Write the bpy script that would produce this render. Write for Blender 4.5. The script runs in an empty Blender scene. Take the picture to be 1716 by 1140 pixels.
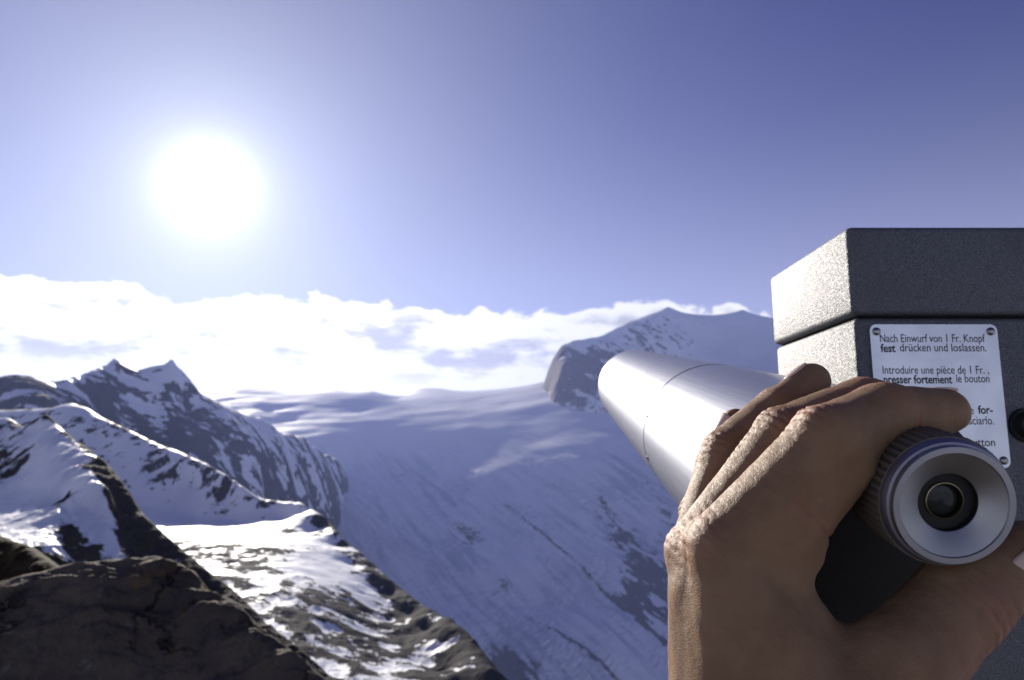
import bpy, bmesh, math, random
import numpy as np
from mathutils import Vector, Matrix

random.seed(7)
scene = bpy.context.scene
C = scene.collection

# ------------------------------------------------------------------ camera
F_PX, CX, CY = 1200.0, 858.0, 570.0          # focal length and centre in photo pixels
PITCH = math.radians(8.53)
ct, st = math.cos(PITCH), math.sin(PITCH)
FWD, UPV = np.array([0, ct, st]), np.array([0, -st, ct])

cam_d = bpy.data.cameras.new('camera')
cam = bpy.data.objects.new('camera', cam_d)
C.objects.link(cam)
cam.rotation_euler = (math.radians(90) + PITCH, 0, 0)
cam_d.sensor_width = 36.0
cam_d.lens = F_PX / 1716 * 36
cam_d.clip_start, cam_d.clip_end = 0.01, 90000
cam_d.dof.use_dof = True
cam_d.dof.focus_distance = 0.29
cam_d.dof.aperture_fstop = 22
scene.camera = cam


def c2w(x, y, z):
    """camera right / up / forward (metres) -> world"""
    return np.array([x, 0, 0]) + y * UPV + z * FWD


def P(px, py, d):
    return c2w((px - CX) / F_PX * d, (CY - py) / F_PX * d, d)


# ------------------------------------------------------------------ sun + sky
sd = P(350, 312, 1.0)
sd = sd / np.linalg.norm(sd)
SUN = Vector(sd)
sun_el = math.asin(SUN.z)
sun_az = math.atan2(SUN.x, SUN.y)

sun_l = bpy.data.lights.new('sun', 'SUN')
sun_l.energy = 4.0
sun_l.angle = math.radians(0.53)
sun_l.color = (1.0, 0.93, 0.82)
sun_o = bpy.data.objects.new('sun', sun_l)
sun_o.rotation_euler = (-SUN).to_track_quat('-Z', 'Y').to_euler()
C.objects.link(sun_o)

scene.view_settings.view_transform = 'Standard'
scene.view_settings.look = 'None'
scene.view_settings.exposure = 1.08
scene.view_settings.gamma = 1.0

cy = scene.cycles
cy.use_denoising = True
cy.max_bounces = 8
cy.diffuse_bounces = 3
cy.glossy_bounces = 4
cy.transmission_bounces = 6
cy.volume_bounces = 0
cy.sample_clamp_indirect = 6.0

W = bpy.data.worlds.new('World')
scene.world = W
W.use_nodes = True


class NT:
    """tiny node-graph helper"""
    def __init__(s, tree):
        s.t = tree
        s.n = tree.nodes
        s.l = tree.links

    def new(s, typ, **kw):
        n = s.n.new(typ)
        for k, v in kw.items():
            setattr(n, k, v)
        return n

    def put(s, sock, v):
        if hasattr(v, 'is_output') or isinstance(v, bpy.types.NodeSocket):
            s.l.new(v, sock)
        else:
            sock.default_value = v

    def math(s, op, a, b=0.0, c=None, clamp=False):
        n = s.new('ShaderNodeMath', operation=op, use_clamp=clamp)
        s.put(n.inputs[0], a)
        s.put(n.inputs[1], b)
        if c is not None:
            s.put(n.inputs[2], c)
        return n.outputs[0]

    def vmath(s, op, a, b=(0, 0, 0)):
        n = s.new('ShaderNodeVectorMath', operation=op)
        s.put(n.inputs[0], a)
        if op == 'SCALE':
            s.put(n.inputs['Scale'], b)
        else:
            s.put(n.inputs[1], b)
        return n.outputs['Value'] if op in ('DOT_PRODUCT', 'LENGTH') else n.outputs['Vector']

    def noise(s, vec, scale, detail=4.0, rough=0.55, dist=0.0, col=False):
        n = s.new('ShaderNodeTexNoise')
        if vec is not None:
            s.put(n.inputs['Vector'], vec)
        n.inputs['Scale'].default_value = scale
        n.inputs['Detail'].default_value = detail
        n.inputs['Roughness'].default_value = rough
        n.inputs['Distortion'].default_value = dist
        return n.outputs['Color'] if col else n.outputs['Fac']

    def maprange(s, v, a, b, c=0.0, d=1.0, smooth=True):
        n = s.new('ShaderNodeMapRange')
        n.interpolation_type = 'SMOOTHSTEP' if smooth else 'LINEAR'
        s.put(n.inputs[0], v)
        for i, x in enumerate((a, b, c, d)):
            s.put(n.inputs[i + 1], x)
        return n.outputs[0]

    def mix(s, f, a, b, mode='MIX'):
        n = s.new('ShaderNodeMix', data_type='RGBA', blend_type=mode)
        s.put(n.inputs[0], f)
        s.put(n.inputs[6], a if not isinstance(a, tuple) else (*a, 1)[:4])
        s.put(n.inputs[7], b if not isinstance(b, tuple) else (*b, 1)[:4])
        return n.outputs[2]

    def ramp(s, f, stops):
        n = s.new('ShaderNodeValToRGB')
        e = n.color_ramp.elements
        while len(e) < len(stops):
            e.new(0.5)
        for i, (p, c) in enumerate(stops):
            e[i].position = p
            e[i].color = (*c, 1) if isinstance(c, tuple) else (c, c, c, 1)
        s.put(n.inputs[0], f)
        return n.outputs[0]

    def sep(s, v):
        n = s.new('ShaderNodeSeparateXYZ')
        s.put(n.inputs[0], v)
        return n.outputs


def world_nodes():
    k = NT(W.node_tree)
    k.n.clear()
    out = k.new('ShaderNodeOutputWorld')
    bg = k.new('ShaderNodeBackground')
    bg.inputs['Strength'].default_value = 0.1
    k.l.new(bg.outputs[0], out.inputs[0])
    sky = k.new('ShaderNodeTexSky')
    sky.sky_type = 'NISHITA'
    sky.sun_disc = False
    sky.sun_elevation = sun_el
    sky.sun_rotation = sun_az
    sky.altitude = 3100
    sky.air_density = 1.0
    sky.dust_density = 0.6
    sky.ozone_density = 3.0
    d = k.vmath('NORMALIZE', k.new('ShaderNodeTexCoord').outputs['Generated'])
    x, y, z = k.sep(d)
    # aureole of the sun in the thin high air, lens glare painted in
    cosang = k.vmath('DOT_PRODUCT', d, tuple(SUN))
    ang = k.math('MULTIPLY', k.math('ARCCOSINE', k.math('MINIMUM', cosang, 1.0)), 57.2958)

    def lobe(amp, w, p=1.0):
        t = k.math('POWER', k.math('DIVIDE', ang, w), p)
        return k.math('MULTIPLY', k.math('POWER', 2.71828, k.math('MULTIPLY', t, -1.0)), amp)
    a1 = k.math('ADD', lobe(2.2, 2.8, 1.0), lobe(40.0, 0.9, 1.0))
    a2 = lobe(4.0, 14.5, 1.0)
    a3 = lobe(0.1, 22.0, 1.0)
    skyc = k.mix(1.0, sky.outputs[0], (0.0, 0.030, 0.27), 'MULTIPLY')
    def tint(v, c):
        return k.vmath('SCALE', c, v)
    col = k.vmath('ADD', skyc, tint(k.math('ADD', a1, a2), (0.95, 1.0, 0.93)))
    col = k.vmath('ADD', col, tint(a3, (0.86, 0.86, 1.0)))
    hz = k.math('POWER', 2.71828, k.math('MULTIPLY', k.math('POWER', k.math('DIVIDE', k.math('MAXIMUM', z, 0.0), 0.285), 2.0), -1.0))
    col = k.vmath('ADD', col, tint(k.math('MULTIPLY', hz, k.maprange(y, -.5, .25, 4.4, 2.3)), (1.0, 1.04, 0.76)))  # horizon glow, with extra strength added behind the camera to lift the ambient light
    # cloud bank along the horizon
    az = k.math('MULTIPLY', k.math('ARCTAN2', x, y), 57.2958)
    el = k.math('MULTIPLY', k.math('ARCSINE', z), 57.2958)
    pts = [(-60, 430), (0, 452), (60, 450), (130, 468), (240, 485), (330, 492), (480, 494), (610, 496),
           (700, 512), (830, 524), (950, 516), (1100, 505), (1180, 506), (1250, 516), (1330, 535), (1500, 560)]
    stops = []
    for px, py in pts:
        v = P(px, py, 1.0)
        v /= np.linalg.norm(v)
        a = math.degrees(math.atan2(v[0], v[1]))
        e = math.degrees(math.asin(v[2]))
        stops.append(((a + 50) / 100, e / 20))
    top = k.math('MULTIPLY', k.ramp(k.maprange(az, -50, 50, 0, 1, False), stops), 20.0)
    sq = k.vmath('MULTIPLY', d, (1, 1, 1.35))
    vo = k.new('ShaderNodeTexVoronoi', feature='SMOOTH_F1')
    k.put(vo.inputs['Vector'], k.vmath('ADD', sq, k.vmath('SCALE', k.noise(sq, 30, 4, .6, 0, True), 0.03)))
    vo.inputs['Scale'].default_value = 24
    vo.inputs['Smoothness'].default_value = .25
    n1 = k.math('SUBTRACT', k.math('ADD', k.math('MULTIPLY', k.noise(sq, 30, 7, 0.6), .75), .32), k.math('MULTIPLY', vo.outputs['Distance'], .42))
    n2 = k.noise(sq, 7, 3, 0.5)
    edge = k.math('ADD', top, k.math('MULTIPLY', k.math('SUBTRACT', n1, 0.52), 3.0))
    edge = k.math('ADD', edge, k.math('MULTIPLY', k.math('SUBTRACT', n2, 0.5), 1.6))
    depth = k.math('SUBTRACT', edge, el)
    mask = k.maprange(depth, -0.10, 0.32)
    mask = k.math('MULTIPLY', mask, k.maprange(y, 0.0, 0.35))
    # grey bellies: flattened patches
    fl = k.vmath('MULTIPLY', k.vmath('ADD', d, (0.31, 0.0, 0.07)), (1, 1, 3.0))
    g = k.noise(fl, 8, 6, 0.6)
    g2 = k.noise(fl, 22, 5, 0.6)
    g = k.math('ADD', g, k.math('MULTIPLY', k.math('SUBTRACT', g2, 0.5), 0.35))
    band = k.math('MULTIPLY', k.maprange(depth, 0.5, 1.6), k.maprange(el, 4.0, 7.0))
    grey = k.math('MULTIPLY', k.maprange(g, 0.46, 0.63), band)
    near = k.maprange(ang, 6, 34, 1.35, 0.92)
    white = k.vmath('SCALE', (5.6, 5.55, 5.5), near)
    greyc = k.vmath('SCALE', (2.85, 2.85, 3.12), near)
    ccol = k.mix(grey, white, greyc)
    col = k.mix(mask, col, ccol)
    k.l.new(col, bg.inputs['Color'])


world_nodes()

# ------------------------------------------------------------------ noise + terrain helpers
def _hash(ix, iy, seed):
    h = (ix.astype(np.int64) * 374761393 + iy.astype(np.int64) * 668265263 + seed * 974711) & 0xFFFFFFFF
    h = ((h ^ (h >> 13)) * 1274126177) & 0xFFFFFFFF
    h = h ^ (h >> 16)
    return h


def pnoise(x, y, seed=0):
    ix, iy = np.floor(x), np.floor(y)
    fx, fy = x - ix, y - iy
    u = fx * fx * fx * (fx * (fx * 6 - 15) + 10)
    v = fy * fy * fy * (fy * (fy * 6 - 15) + 10)

    def g(dx, dy):
        a = _hash(ix + dx, iy + dy, seed) / 4294967296.0 * 6.2831853
        return np.cos(a) * (fx - dx) + np.sin(a) * (fy - dy)
    a = g(0, 0) + u * (g(1, 0) - g(0, 0))
    b = g(0, 1) + u * (g(1, 1) - g(0, 1))
    return (a + v * (b - a)) * 1.5


def fbm(x, y, octv=6, gain=0.5, seed=0, ridged=False):
    s = np.zeros_like(x)
    a, f = 1.0, 1.0
    for i in range(octv):
        n = pnoise(x * f + 17.3 * i, y * f - 9.1 * i, seed + i)
        if ridged:
            n = 0.5 - np.abs(n) * 1.4
        s += a * n
        a *= gain
        f *= 2.03
    return s


def rbf_fit(pts, vals, smooth=0.0):
    n = len(pts)
    r = np.sqrt(((pts[:, None] - pts[None]) ** 2).sum(-1) + EPS2)
    A = np.zeros((n + 3, n + 3))
    A[:n, :n] = r + np.eye(n) * smooth
    A[:n, n] = 1
    A[:n, n + 1:] = pts
    A[n, :n] = 1
    A[n + 1:, :n] = pts.T
    b = np.zeros((n + 3, vals.shape[1]))
    b[:n] = vals
    return np.linalg.lstsq(A, b, rcond=None)[0]


def rbf_eval(w, pts, q):
    n = len(pts)
    out = np.zeros((len(q), w.shape[1]))
    for i0 in range(0, len(q), 20000):
        qq = q[i0:i0 + 20000]
        r = np.sqrt((qq[:, :1] - pts[None, :, 0]) ** 2 + (qq[:, 1:] - pts[None, :, 1]) ** 2 + EPS2)
        out[i0:i0 + 20000] = r @ w[:n] + w[n] + qq @ w[n + 1:]
    return out


EPS2 = 0.004 ** 2


def densify(crest, step):
    out = []
    for a, b in zip(crest[:-1], crest[1:]):
        n = max(1, int(round(math.hypot(b[0] - a[0], b[1] - a[1]) / step)))
        out += [tuple(a[i] + (b[i] - a[i]) * j / n for i in range(4)) for j in range(n)]
    return out + [crest[-1]]


def mesh_obj(name, verts, faces, mat=None, parent=None, smooth=True):
    me = bpy.data.meshes.new(name)
    verts = np.asarray(verts, dtype=np.float32)
    faces = np.asarray(faces, dtype=np.int32)
    k = faces.shape[1]
    me.vertices.add(len(verts))
    me.vertices.foreach_set('co', verts.ravel())
    me.loops.add(faces.size)
    me.loops.foreach_set('vertex_index', faces.ravel())
    me.polygons.add(len(faces))
    me.polygons.foreach_set('loop_start', np.arange(0, faces.size, k, dtype=np.int32))
    me.polygons.foreach_set('use_smooth', np.full(len(faces), smooth))
    me.update()
    me.validate()
    o = bpy.data.objects.new(name, me)
    C.objects.link(o)
    if mat:
        me.materials.append(mat)
    if parent:
        o.parent = parent
    return o


def add_attr(o, name, vals):
    a = o.data.attributes.new(name, 'FLOAT', 'POINT')
    a.data.foreach_set('value', np.asarray(vals, dtype=np.float32))


LNK = 0.8


def to_uv(w):
    return np.array([w[0] / w[1], LNK * math.log(w[1])])


def terrain(name, ctrl, crest, back, pxr, dr, nu, nd, mat, noise, snowbias=0.0, snow_noise=0.5, smooth=0.0,
            slope_w=0.0, foot=None, step=13, taper=0.05, cov=()):
    """Heightfield on a fan-shaped grid.  ctrl/crest: (px, py, depth, snow)."""
    pts, vals = [], []
    crest = densify(crest, step)
    for (px, py, d, s) in list(ctrl) + list(crest):
        w = P(px, py, d)
        pts.append(to_uv(w))
        vals.append([w[2] / w[1], s])
    for (px, py, d, s) in crest:
        for kd, dy in back:
            w = P(px, py + dy, d * kd)
            pts.append(to_uv(w))
            vals.append([w[2] / w[1], s])
    pts, vals = np.array(pts), np.array(vals)
    w = rbf_fit(pts, vals, smooth)
    us = np.linspace((pxr[0] - CX) / F_PX, (pxr[1] - CX) / F_PX, nu)
    ds = np.exp(np.linspace(math.log(dr[0]), math.log(dr[1]), nd))
    U, D = np.meshgrid(us, ds, indexing='ij')
    q = np.stack([U.ravel(), LNK * np.log(D.ravel())], 1)
    r = rbf_eval(w, pts, q)
    if cov:
        cp = np.array([to_uv(P(*c[:3])) for c in cov] + [p for p in pts[::3]])
        cv = np.array([[c[3]] for c in cov] + [[v[1]] for v in vals[::3]])
        r[:, 1] = rbf_eval(rbf_fit(cp, cv, 0.002), cp, q)[:, 0]
    X, Y = (U * D).ravel(), D.ravel()
    Z = r[:, 0] * Y
    dz = noise(X, Y, r[:, 1])
    dsn = 0.0
    if isinstance(dz, tuple):
        dz, dsn = dz
    cw = np.array([to_uv(P(*c[:3])) for c in crest])
    o_ = np.argsort(cw[:, 0])
    cl = np.interp(q[:, 0], cw[o_, 0], cw[o_, 1])
    dz = dz * np.clip(.22 + np.abs(q[:, 1] - cl) / taper, 0, 1)
    Z = Z + dz
    snow = r[:, 1]
    # slope term
    Zg = Z.reshape(nu, nd)
    Xg, Yg = X.reshape(nu, nd), Y.reshape(nu, nd)
    zu = np.gradient(Zg, axis=0) / np.maximum(np.gradient(Xg, axis=0), 1e-6)
    zd = np.gradient(Zg, axis=1) / np.maximum(np.gradient(Yg, axis=1), 1e-6)
    slope = np.sqrt(zu ** 2 + zd ** 2).ravel()
    sc = np.median(Y)
    sn = snow + snowbias + dsn - slope_w * np.clip(slope - 0.45, -0.3, 1.2)
    if foot is not None:
        Z = np.maximum(Z, foot)
    idx = np.arange(nu * nd).reshape(nu, nd)
    f = np.stack([idx[:-1, :-1].ravel(), idx[1:, :-1].ravel(), idx[1:, 1:].ravel(), idx[:-1, 1:].ravel()], 1)
    o = mesh_obj(name, np.stack([X, Y, Z], 1), f, mat)
    add_attr(o, 'snow', sn)
    o['kind'] = 'structure'
    return o


# ------------------------------------------------------------------ materials
def new_mat(name):
    m = bpy.data.materials.new(name)
    m.use_nodes = True
    k = NT(m.node_tree)
    b = k.n['Principled BSDF']
    return m, k, b


def snow_rock(name, rock_a, rock_b, size, snow_c=(0.86, 0.88, 0.93), grain=0.5, bump=1.0, soft=0.10, moss=None, flow=False):
    """snow lying on rock; size = metres of the coarsest patch noise"""
    m, k, b = new_mat(name)
    pos = k.new('ShaderNodeNewGeometry').outputs['Position']
    a = k.new('ShaderNodeAttribute', attribute_name='snow').outputs['Fac']
    p = k.vmath('SCALE', pos, 1.0 / size)
    n1 = k.noise(p, 1.0, 8, 0.62, 0.3)
    n2 = k.noise(k.vmath('MULTIPLY', p, (1, 1, 0.35)), 4.0, 6, 0.6)
    v = k.math('ADD', a, k.math('MULTIPLY', k.math('SUBTRACT', n1, 0.5), grain * 4))
    v = k.math('ADD', v, k.math('MULTIPLY', k.math('SUBTRACT', n2, 0.5), grain * 1.8))
    f = k.maprange(v, 0.5 - soft, 0.5 + soft)
    rn = k.noise(p, 9.0, 6, 0.65)
    rock = k.mix(k.maprange(rn, 0.35, 0.65), rock_a, rock_b)
    if moss:
        rock = k.mix(k.maprange(k.noise(p, 2.2, 5, 0.6), 0.5, 0.62), rock, moss)
    sn = k.mix(k.noise(p, 3.0, 5, 0.6), snow_c, tuple(c * 0.93 for c in snow_c))
    if flow:                                    # bare grey-blue ice along the flow, crevasse and hollow shade put into its colour
        x, y, z = k.sep(pos)
        fa = k.math('ADD', k.math('MULTIPLY', x, .54), k.math('MULTIPLY', y, -.84))
        fc = k.math('ADD', k.math('MULTIPLY', x, .84), k.math('MULTIPLY', y, .54))

        def fv(a_, c_):
            n_ = k.new('ShaderNodeCombineXYZ')
            k.put(n_.inputs[0], k.math('DIVIDE', fc, c_))
            k.put(n_.inputs[1], k.math('DIVIDE', fa, a_))
            return n_.outputs[0]
        zone = k.maprange(k.noise(fv(900, 420), 1.0, 4, .55), .44, .60)
        st_ = k.maprange(k.noise(fv(520, 60), 1.0, 6, .65, .5), .42, .66)
        cv = k.maprange(k.noise(fv(13, 70), 1.0, 5, .6, 1.2), .50, .60)
        low = k.maprange(y, 7200, 6000)
        ice_shade = k.math('MULTIPLY', k.math('MULTIPLY', zone, low), k.math('ADD', k.math('MULTIPLY', st_, .75), k.math('MULTIPLY', cv, .8)), clamp=True)
        ice_shade = k.math('ADD', ice_shade, k.math('MULTIPLY', k.math('MULTIPLY', st_, .36), low), clamp=True)
        sn = k.mix(ice_shade, sn, (.46, .51, .62))
    col = k.mix(f, rock, sn)
    k.put(b.inputs['Base Color'], col)
    k.put(b.inputs['Roughness'], k.maprange(f, 0, 1, 0.85, 0.55, False))
    k.put(b.inputs['Specular IOR Level'], k.maprange(f, 0, 1, 0.04, 0.2, False))
    bp = k.new('ShaderNodeBump')
    bp.inputs['Strength'].default_value = 0.45 * bump
    bp.inputs['Distance'].default_value = size * 0.05
    hn = k.math('ADD', k.math('MULTIPLY', rn, k.maprange(f, 0, 1, 1.0, 0.15, False)),
                k.math('MULTIPLY', f, 0.35))
    k.put(bp.inputs['Height'], hn)
    k.put(b.inputs['Normal'], bp.outputs[0])
    return m


# ------------------------------------------------------------------ mountains
def build_mountains():
    # --- far glacier, snow plateau and the low domes on its skyline
    S = 1.2
    crest = [(200, 668, 9500, S), (300, 668, 9500, S), (335, 652, 9500, S), (360, 643, 9500, S), (400, 637, 9500, S),
             (430, 634, 9500, .75), (445, 642, 9500, .8), (470, 652, 9500, S), (500, 656, 9000, S), (540, 655, 9000, S),
             (565, 654, 9000, S), (585, 659, 9000, S), (625, 656, 8800, S), (648, 663, 8600, S), (668, 668, 8600, S),
             (690, 657, 9500, S), (712, 653, 9500, S), (745, 653, 9500, S), (770, 663, 9500, S), (810, 661, 9500, S),
             (860, 657, 9500, S), (890, 647, 9000, S), (910, 640, 8800, S), (1000, 640, 8800, S), (1200, 640, 8800, S)]
    ctrl = [(450, 690, 7600, S), (600, 686, 7600, S), (750, 684, 7900, S), (850, 680, 7900, S),
            (420, 720, 6200, S), (550, 722, 6200, S), (640, 705, 6500, S), (700, 720, 6300, S), (780, 716, 6400, S), (870, 712, 6500, S),
            (560, 762, 5200, S), (650, 748, 5300, S), (760, 752, 5350, S), (870, 752, 5500, S),
            (560, 805, 4700, .95), (700, 790, 4800, 1.0), (860, 795, 4900, S), (800, 770, 5150, S),
            (600, 870, 4000, 1.0), (750, 870, 4100, .85), (900, 860, 4200, 1.0), (830, 870, 4150, .8),
            (650, 950, 3400, 1.0), (760, 950, 3450, .85), (850, 940, 3500, .95), (980, 945, 3350, S),
            (700, 1050, 2900, 1.0), (850, 1050, 2950, .85), (1000, 1050, 2800, 1.0), (920, 1000, 3250, .95),
            (750, 1140, 2500, .8), (900, 1140, 2550, .9), (1100, 1150, 2400, S), (850, 1130, 2560, .55),
            (900, 1300, 2050, .7), (700, 1300, 2050, .7), (1200, 1300, 2050, .8), (400, 900, 3400, S), (1250, 950, 3800, S), (1716, 900, 3800, S), (1716, 1150, 3800, S), (1500, 760, 5500, S)]
    ctrl += [(925, 725, 5500, S), (950, 742, 5250, S), (965, 772, 4780, S), (985, 800, 4420, S), (1005, 840, 4080, S), (1010, 900, 3650, S), (1025, 970, 3230, S), (1060, 1085, 2620, S), (1030, 720, 5600, S)]
    gp = ([600, 640, 660, 690, 720, 762, 805, 870, 950, 1050, 1140, 1300], [9800, 9300, 8800, 7850, 7200, 6600, 6100, 5480, 4850, 4240, 3800, 3300])
    gpr = ([600, 640, 660, 690, 720, 762, 805, 870, 950, 1050, 1140, 1300], [8600, 8300, 8000, 7250, 6700, 6150, 5720, 5200, 4650, 4130, 3740, 3270])

    def gd(a, b):
        t = min(1, max(0, (a - 700) / 260))
        return float(np.interp(b, *gp) * (1 - t) + np.interp(b, *gpr) * t)
    ctrl = [(a, b, gd(a, b), q) for a, b, c, q in ctrl]
    # medial moraines: rubble bands carried down the ice
    lines = []
    for ln in (((800, 800), (835, 838), (880, 872), (930, 915), (985, 962), (1050, 1022), (1130, 1095), (1200, 1160)),
               ((870, 1025), (930, 1062), (990, 1105), (1060, 1165))):
        lines.append(np.array([P(a, b, gd(a, b))[:2] for a, b in ln]))

    def moraine(X, Y):
        out = np.zeros_like(X)
        Xw = X + pnoise(X / 90, Y / 90, 4) * 16 + pnoise(X / 25, Y / 25, 6) * 7
        for L, wd in zip(lines, (25, 17)):
            best = np.full(X.shape, 1e9)
            tt = np.zeros_like(X)
            for q in range(len(L) - 1):
                a, b = L[q], L[q + 1]
                ab = b - a
                t = np.clip(((Xw - a[0]) * ab[0] + (Y - a[1]) * ab[1]) / (ab @ ab), 0, 1)
                d = np.hypot(Xw - a[0] - t * ab[0], Y - a[1] - t * ab[1])
                m = d < best
                best[m] = d[m]
                tt[m] = (q + t[m]) / (len(L) - 1)
            out -= np.clip(.35 + 1.6 * tt, 0, 1) * .72 * np.exp(-(best / (wd * (.5 + tt))) ** 2)
        # rocky flank showing through on the right, and dirty broken ice in mid slope, its hollows' shade painted in
        rid = fbm((X * .84 + Y * .54) / 55, (X * .54 - Y * .84) / 230, 5, .58, 17, True)
        for a, b, rad, am in ((1010, 845, 120, .8), (1045, 895, 150, 1.0), (1080, 955, 170, 1.1), (1110, 1010, 170, 1.1), (1060, 1010, 110, .6), (1085, 800, 120, .7), (1110, 850, 120, .7), (1130, 900, 150, .8),
                              (1000, 790, 70, .5), (985, 745, 60, .4), (790, 905, 120, .4), (760, 890, 90, .35), (845, 980, 110, .4), (720, 845, 120, .25), (600, 840, 120, .25), (830, 1130, 120, .7), (880, 1135, 110, .6)):
            c = P(a, b, gd(a, b))
            d2 = ((X - c[0]) ** 2 + ((Y - c[1]) * .7) ** 2) / rad ** 2
            out -= am * np.exp(-d2) * np.clip(.45 + 1.5 * rid, 0, 1.1)
        return out

    def nz(X, Y, s):
        Fa, Fc = X * .54 - Y * .84, X * .84 + Y * .54
        big = fbm(X / 1300, Y / 800, 3, 0.42, 3) * (20 + 34 * np.clip((5600 - Y) / 600, 0, 1))
        sm = fbm(Fc / 120, Fa / 700, 4, 0.5, 11) * 8.0 * np.clip((6600 - Y) / 900, 0.12, 1)
        cre = fbm(Fc / 70, Fa / 22, 3, 0.6, 5, True) * 13.0 * np.clip((6300 - Y) / 500, 0, 1) \
            * np.clip(fbm(X / 500, Y / 500, 3, 0.5, 8) * 2 + .35, 0, 1)
        return (big + sm) * np.clip((9300 - Y) / 1500, 0.1, 1) + cre, moraine(X, Y)
    m = snow_rock('glacier_ice', (0.10, 0.10, 0.11), (0.06, 0.06, 0.07), 90, grain=0.22, soft=0.16, flow=True)
    terrain('glacier', ctrl, crest, [(1.12, 40), (1.4, 90)], (60, 2000), (2400, 13500), 1000, 680, m, nz)

    # --- high snow mountain on the right with its rock shoulder
    crest = [(903, 690, 5500, .3), (905, 668, 5600, .2), (908, 650, 5600, .2), (916, 628, 5600, .15), (926, 603, 5600, .15), (940, 581, 5600, .3),
             (960, 571, 5650, .5), (1000, 565, 5800, .8), (1040, 549, 6200, 1.0), (1080, 532, 6400, S), (1105, 523, 6500, S),
             (1119, 515, 6500, .9), (1140, 523, 6500, S), (1170, 531, 6700, S), (1200, 533, 6800, S), (1225, 526, 6800, S),
             (1245, 520, 6800, S), (1262, 529, 6800, S), (1300, 537, 6800, S), (1400, 545, 6800, S), (1600, 560, 6800, S),
             (1800, 580, 6800, S), (2000, 600, 6800, S)]
    ctrl = [(945, 610, 5450, .05), (975, 600, 5550, .12), (1010, 600, 5600, .4), (1060, 570, 6000, .45), (1000, 640, 5250, .22), (1050, 620, 5500, .62),
            (930, 650, 5350, .15), (960, 665, 5150, .3), (1000, 690, 4950, .75), (925, 680, 5250, .5), (1030, 700, 4900, .95),
            (1118, 545, 6250, .55), (1125, 575, 6000, .62), (1100, 620, 5750, .95),
            (1200, 570, 6300, S), (1200, 640, 5600, S), (1270, 600, 6000, S), (1120, 690, 5000, .9), (1250, 700, 5000, S),
            (1050, 760, 4500, 1.0), (1150, 780, 4300, .8), (1300, 780, 4300, S), (1010, 740, 4780, .8),
            (1030, 800, 4300, .6), (1090, 800, 4200, .55), (1060, 850, 3800, .45), (1110, 850, 3700, .6), (1200, 850, 3600, .8),
            (1080, 930, 3300, .3), (1120, 950, 3150, .45), (1300, 950, 3000, .8), (1058, 1010, 3050, .45), (1110, 1020, 2850, .35),
            (1075, 1060, 2800, .8), (1120, 1060, 2650, .5), (1300, 1140, 2100, .9), (1716, 900, 3200, .9), (1716, 1140, 2000, .9),
           
            (860, 1000, 5600, S), (850, 1000, 4900, S), (850, 1100, 4200, S), (900, 1250, 3500, S), (840, 900, 6400, S), (960, 1400, 2900, S), (885, 760, 5650, S), (880, 800, 5200, S), (700, 1100, 5000, S)]
    gp = ([600, 640, 660, 690, 720, 762, 805, 870, 950, 1050, 1140, 1300], [8600, 8300, 8000, 7250, 6700, 6150, 5720, 5200, 4650, 4130, 3740, 3270])
    ctrl = [(a, b + (34 if b > 725 else 0), c * 1.45, q) for a, b, c, q in ctrl if not (a > 985 and b > 770) and c < 6400]
    ctrl += [(a, b, c, .9) for a, b, c in ((1020, 900, 6000), (1100, 920, 6000), (1250, 920, 6000), (1450, 920, 6000), (1716, 920, 6000), (1000, 1150, 4800), (1150, 1150, 4800), (1400, 1150, 4800), (1716, 1150, 4800), (1100, 1400, 4000), (1716, 1400, 4000), (850, 1200, 4800))]
    crest = [(a, b, c * 1.5, q) for a, b, c, q in crest]
    for mx, my in ((915, 705), (935, 735), (962, 775)):
        for ox, oy in ((0, -4), (-28, 8), (-60, 26)):
            wb = 14 * math.sin(mx * .11) + 8 * math.sin(mx * .31)
            ctrl.append((mx + ox + wb, my + oy + 30 - .3 * wb, float(np.interp(my + oy, *gp)), .95))
    ctrl = [(a, b + (22 if a < 995 and b > 690 and a + .35 * (1000 - b) < 1060 and s > .9 else 0), c, s) for a, b, c, s in ctrl]
    for j, (a, bb, c) in enumerate([(1090, 830, 3950), (1130, 860, 3700)]):
        for i in range(5):
            ctrl.append((a + 35 * i, bb + 32 * i, c - 160 * i, .3))

    def nz(X, Y, s):
        rk = np.clip(1.25 - s, 0.12, 1)
        r = fbm(X / 560, Y / 560, 7, 0.52, 21, True) * 60 * rk
        f = fbm(X / 900, Y / 700, 4, 0.42, 31) * 24
        gul = fbm((X * .8 + Y * .6) / 90, (Y * .8 - X * .6) / 420, 4, 0.55, 41, True) * 20 * rk
        return (r + f + gul - 30 * rk) * np.clip((10200 - Y) / 1000, 0.25, 1), (-.45 * (r / np.maximum(60 * rk, 1) - .45) - .5 * (gul / np.maximum(20 * rk, 1) - .4)) * np.clip(1.5 - s, .2, 1)
    m = snow_rock('high_snow_rock', (0.15, 0.125, 0.12), (0.085, 0.078, 0.082), 110, grain=0.42, soft=0.12)
    terrain('mountain', ctrl, crest, [(1.1, 90), (1.5, 200)], (790, 2000), (4900, 15500), 800, 620, m, nz, slope_w=0.25)

    # --- rocky peaks on the left
    R = .3
    cd = [(-400, 3050), (0, 3000), (75, 3000), (100, 3050), (172, 3500), (227, 3690), (288, 3800), (337, 3950), (372, 4080), (435, 4450), (509, 5300), (561, 6150), (600, 6300)]
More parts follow.
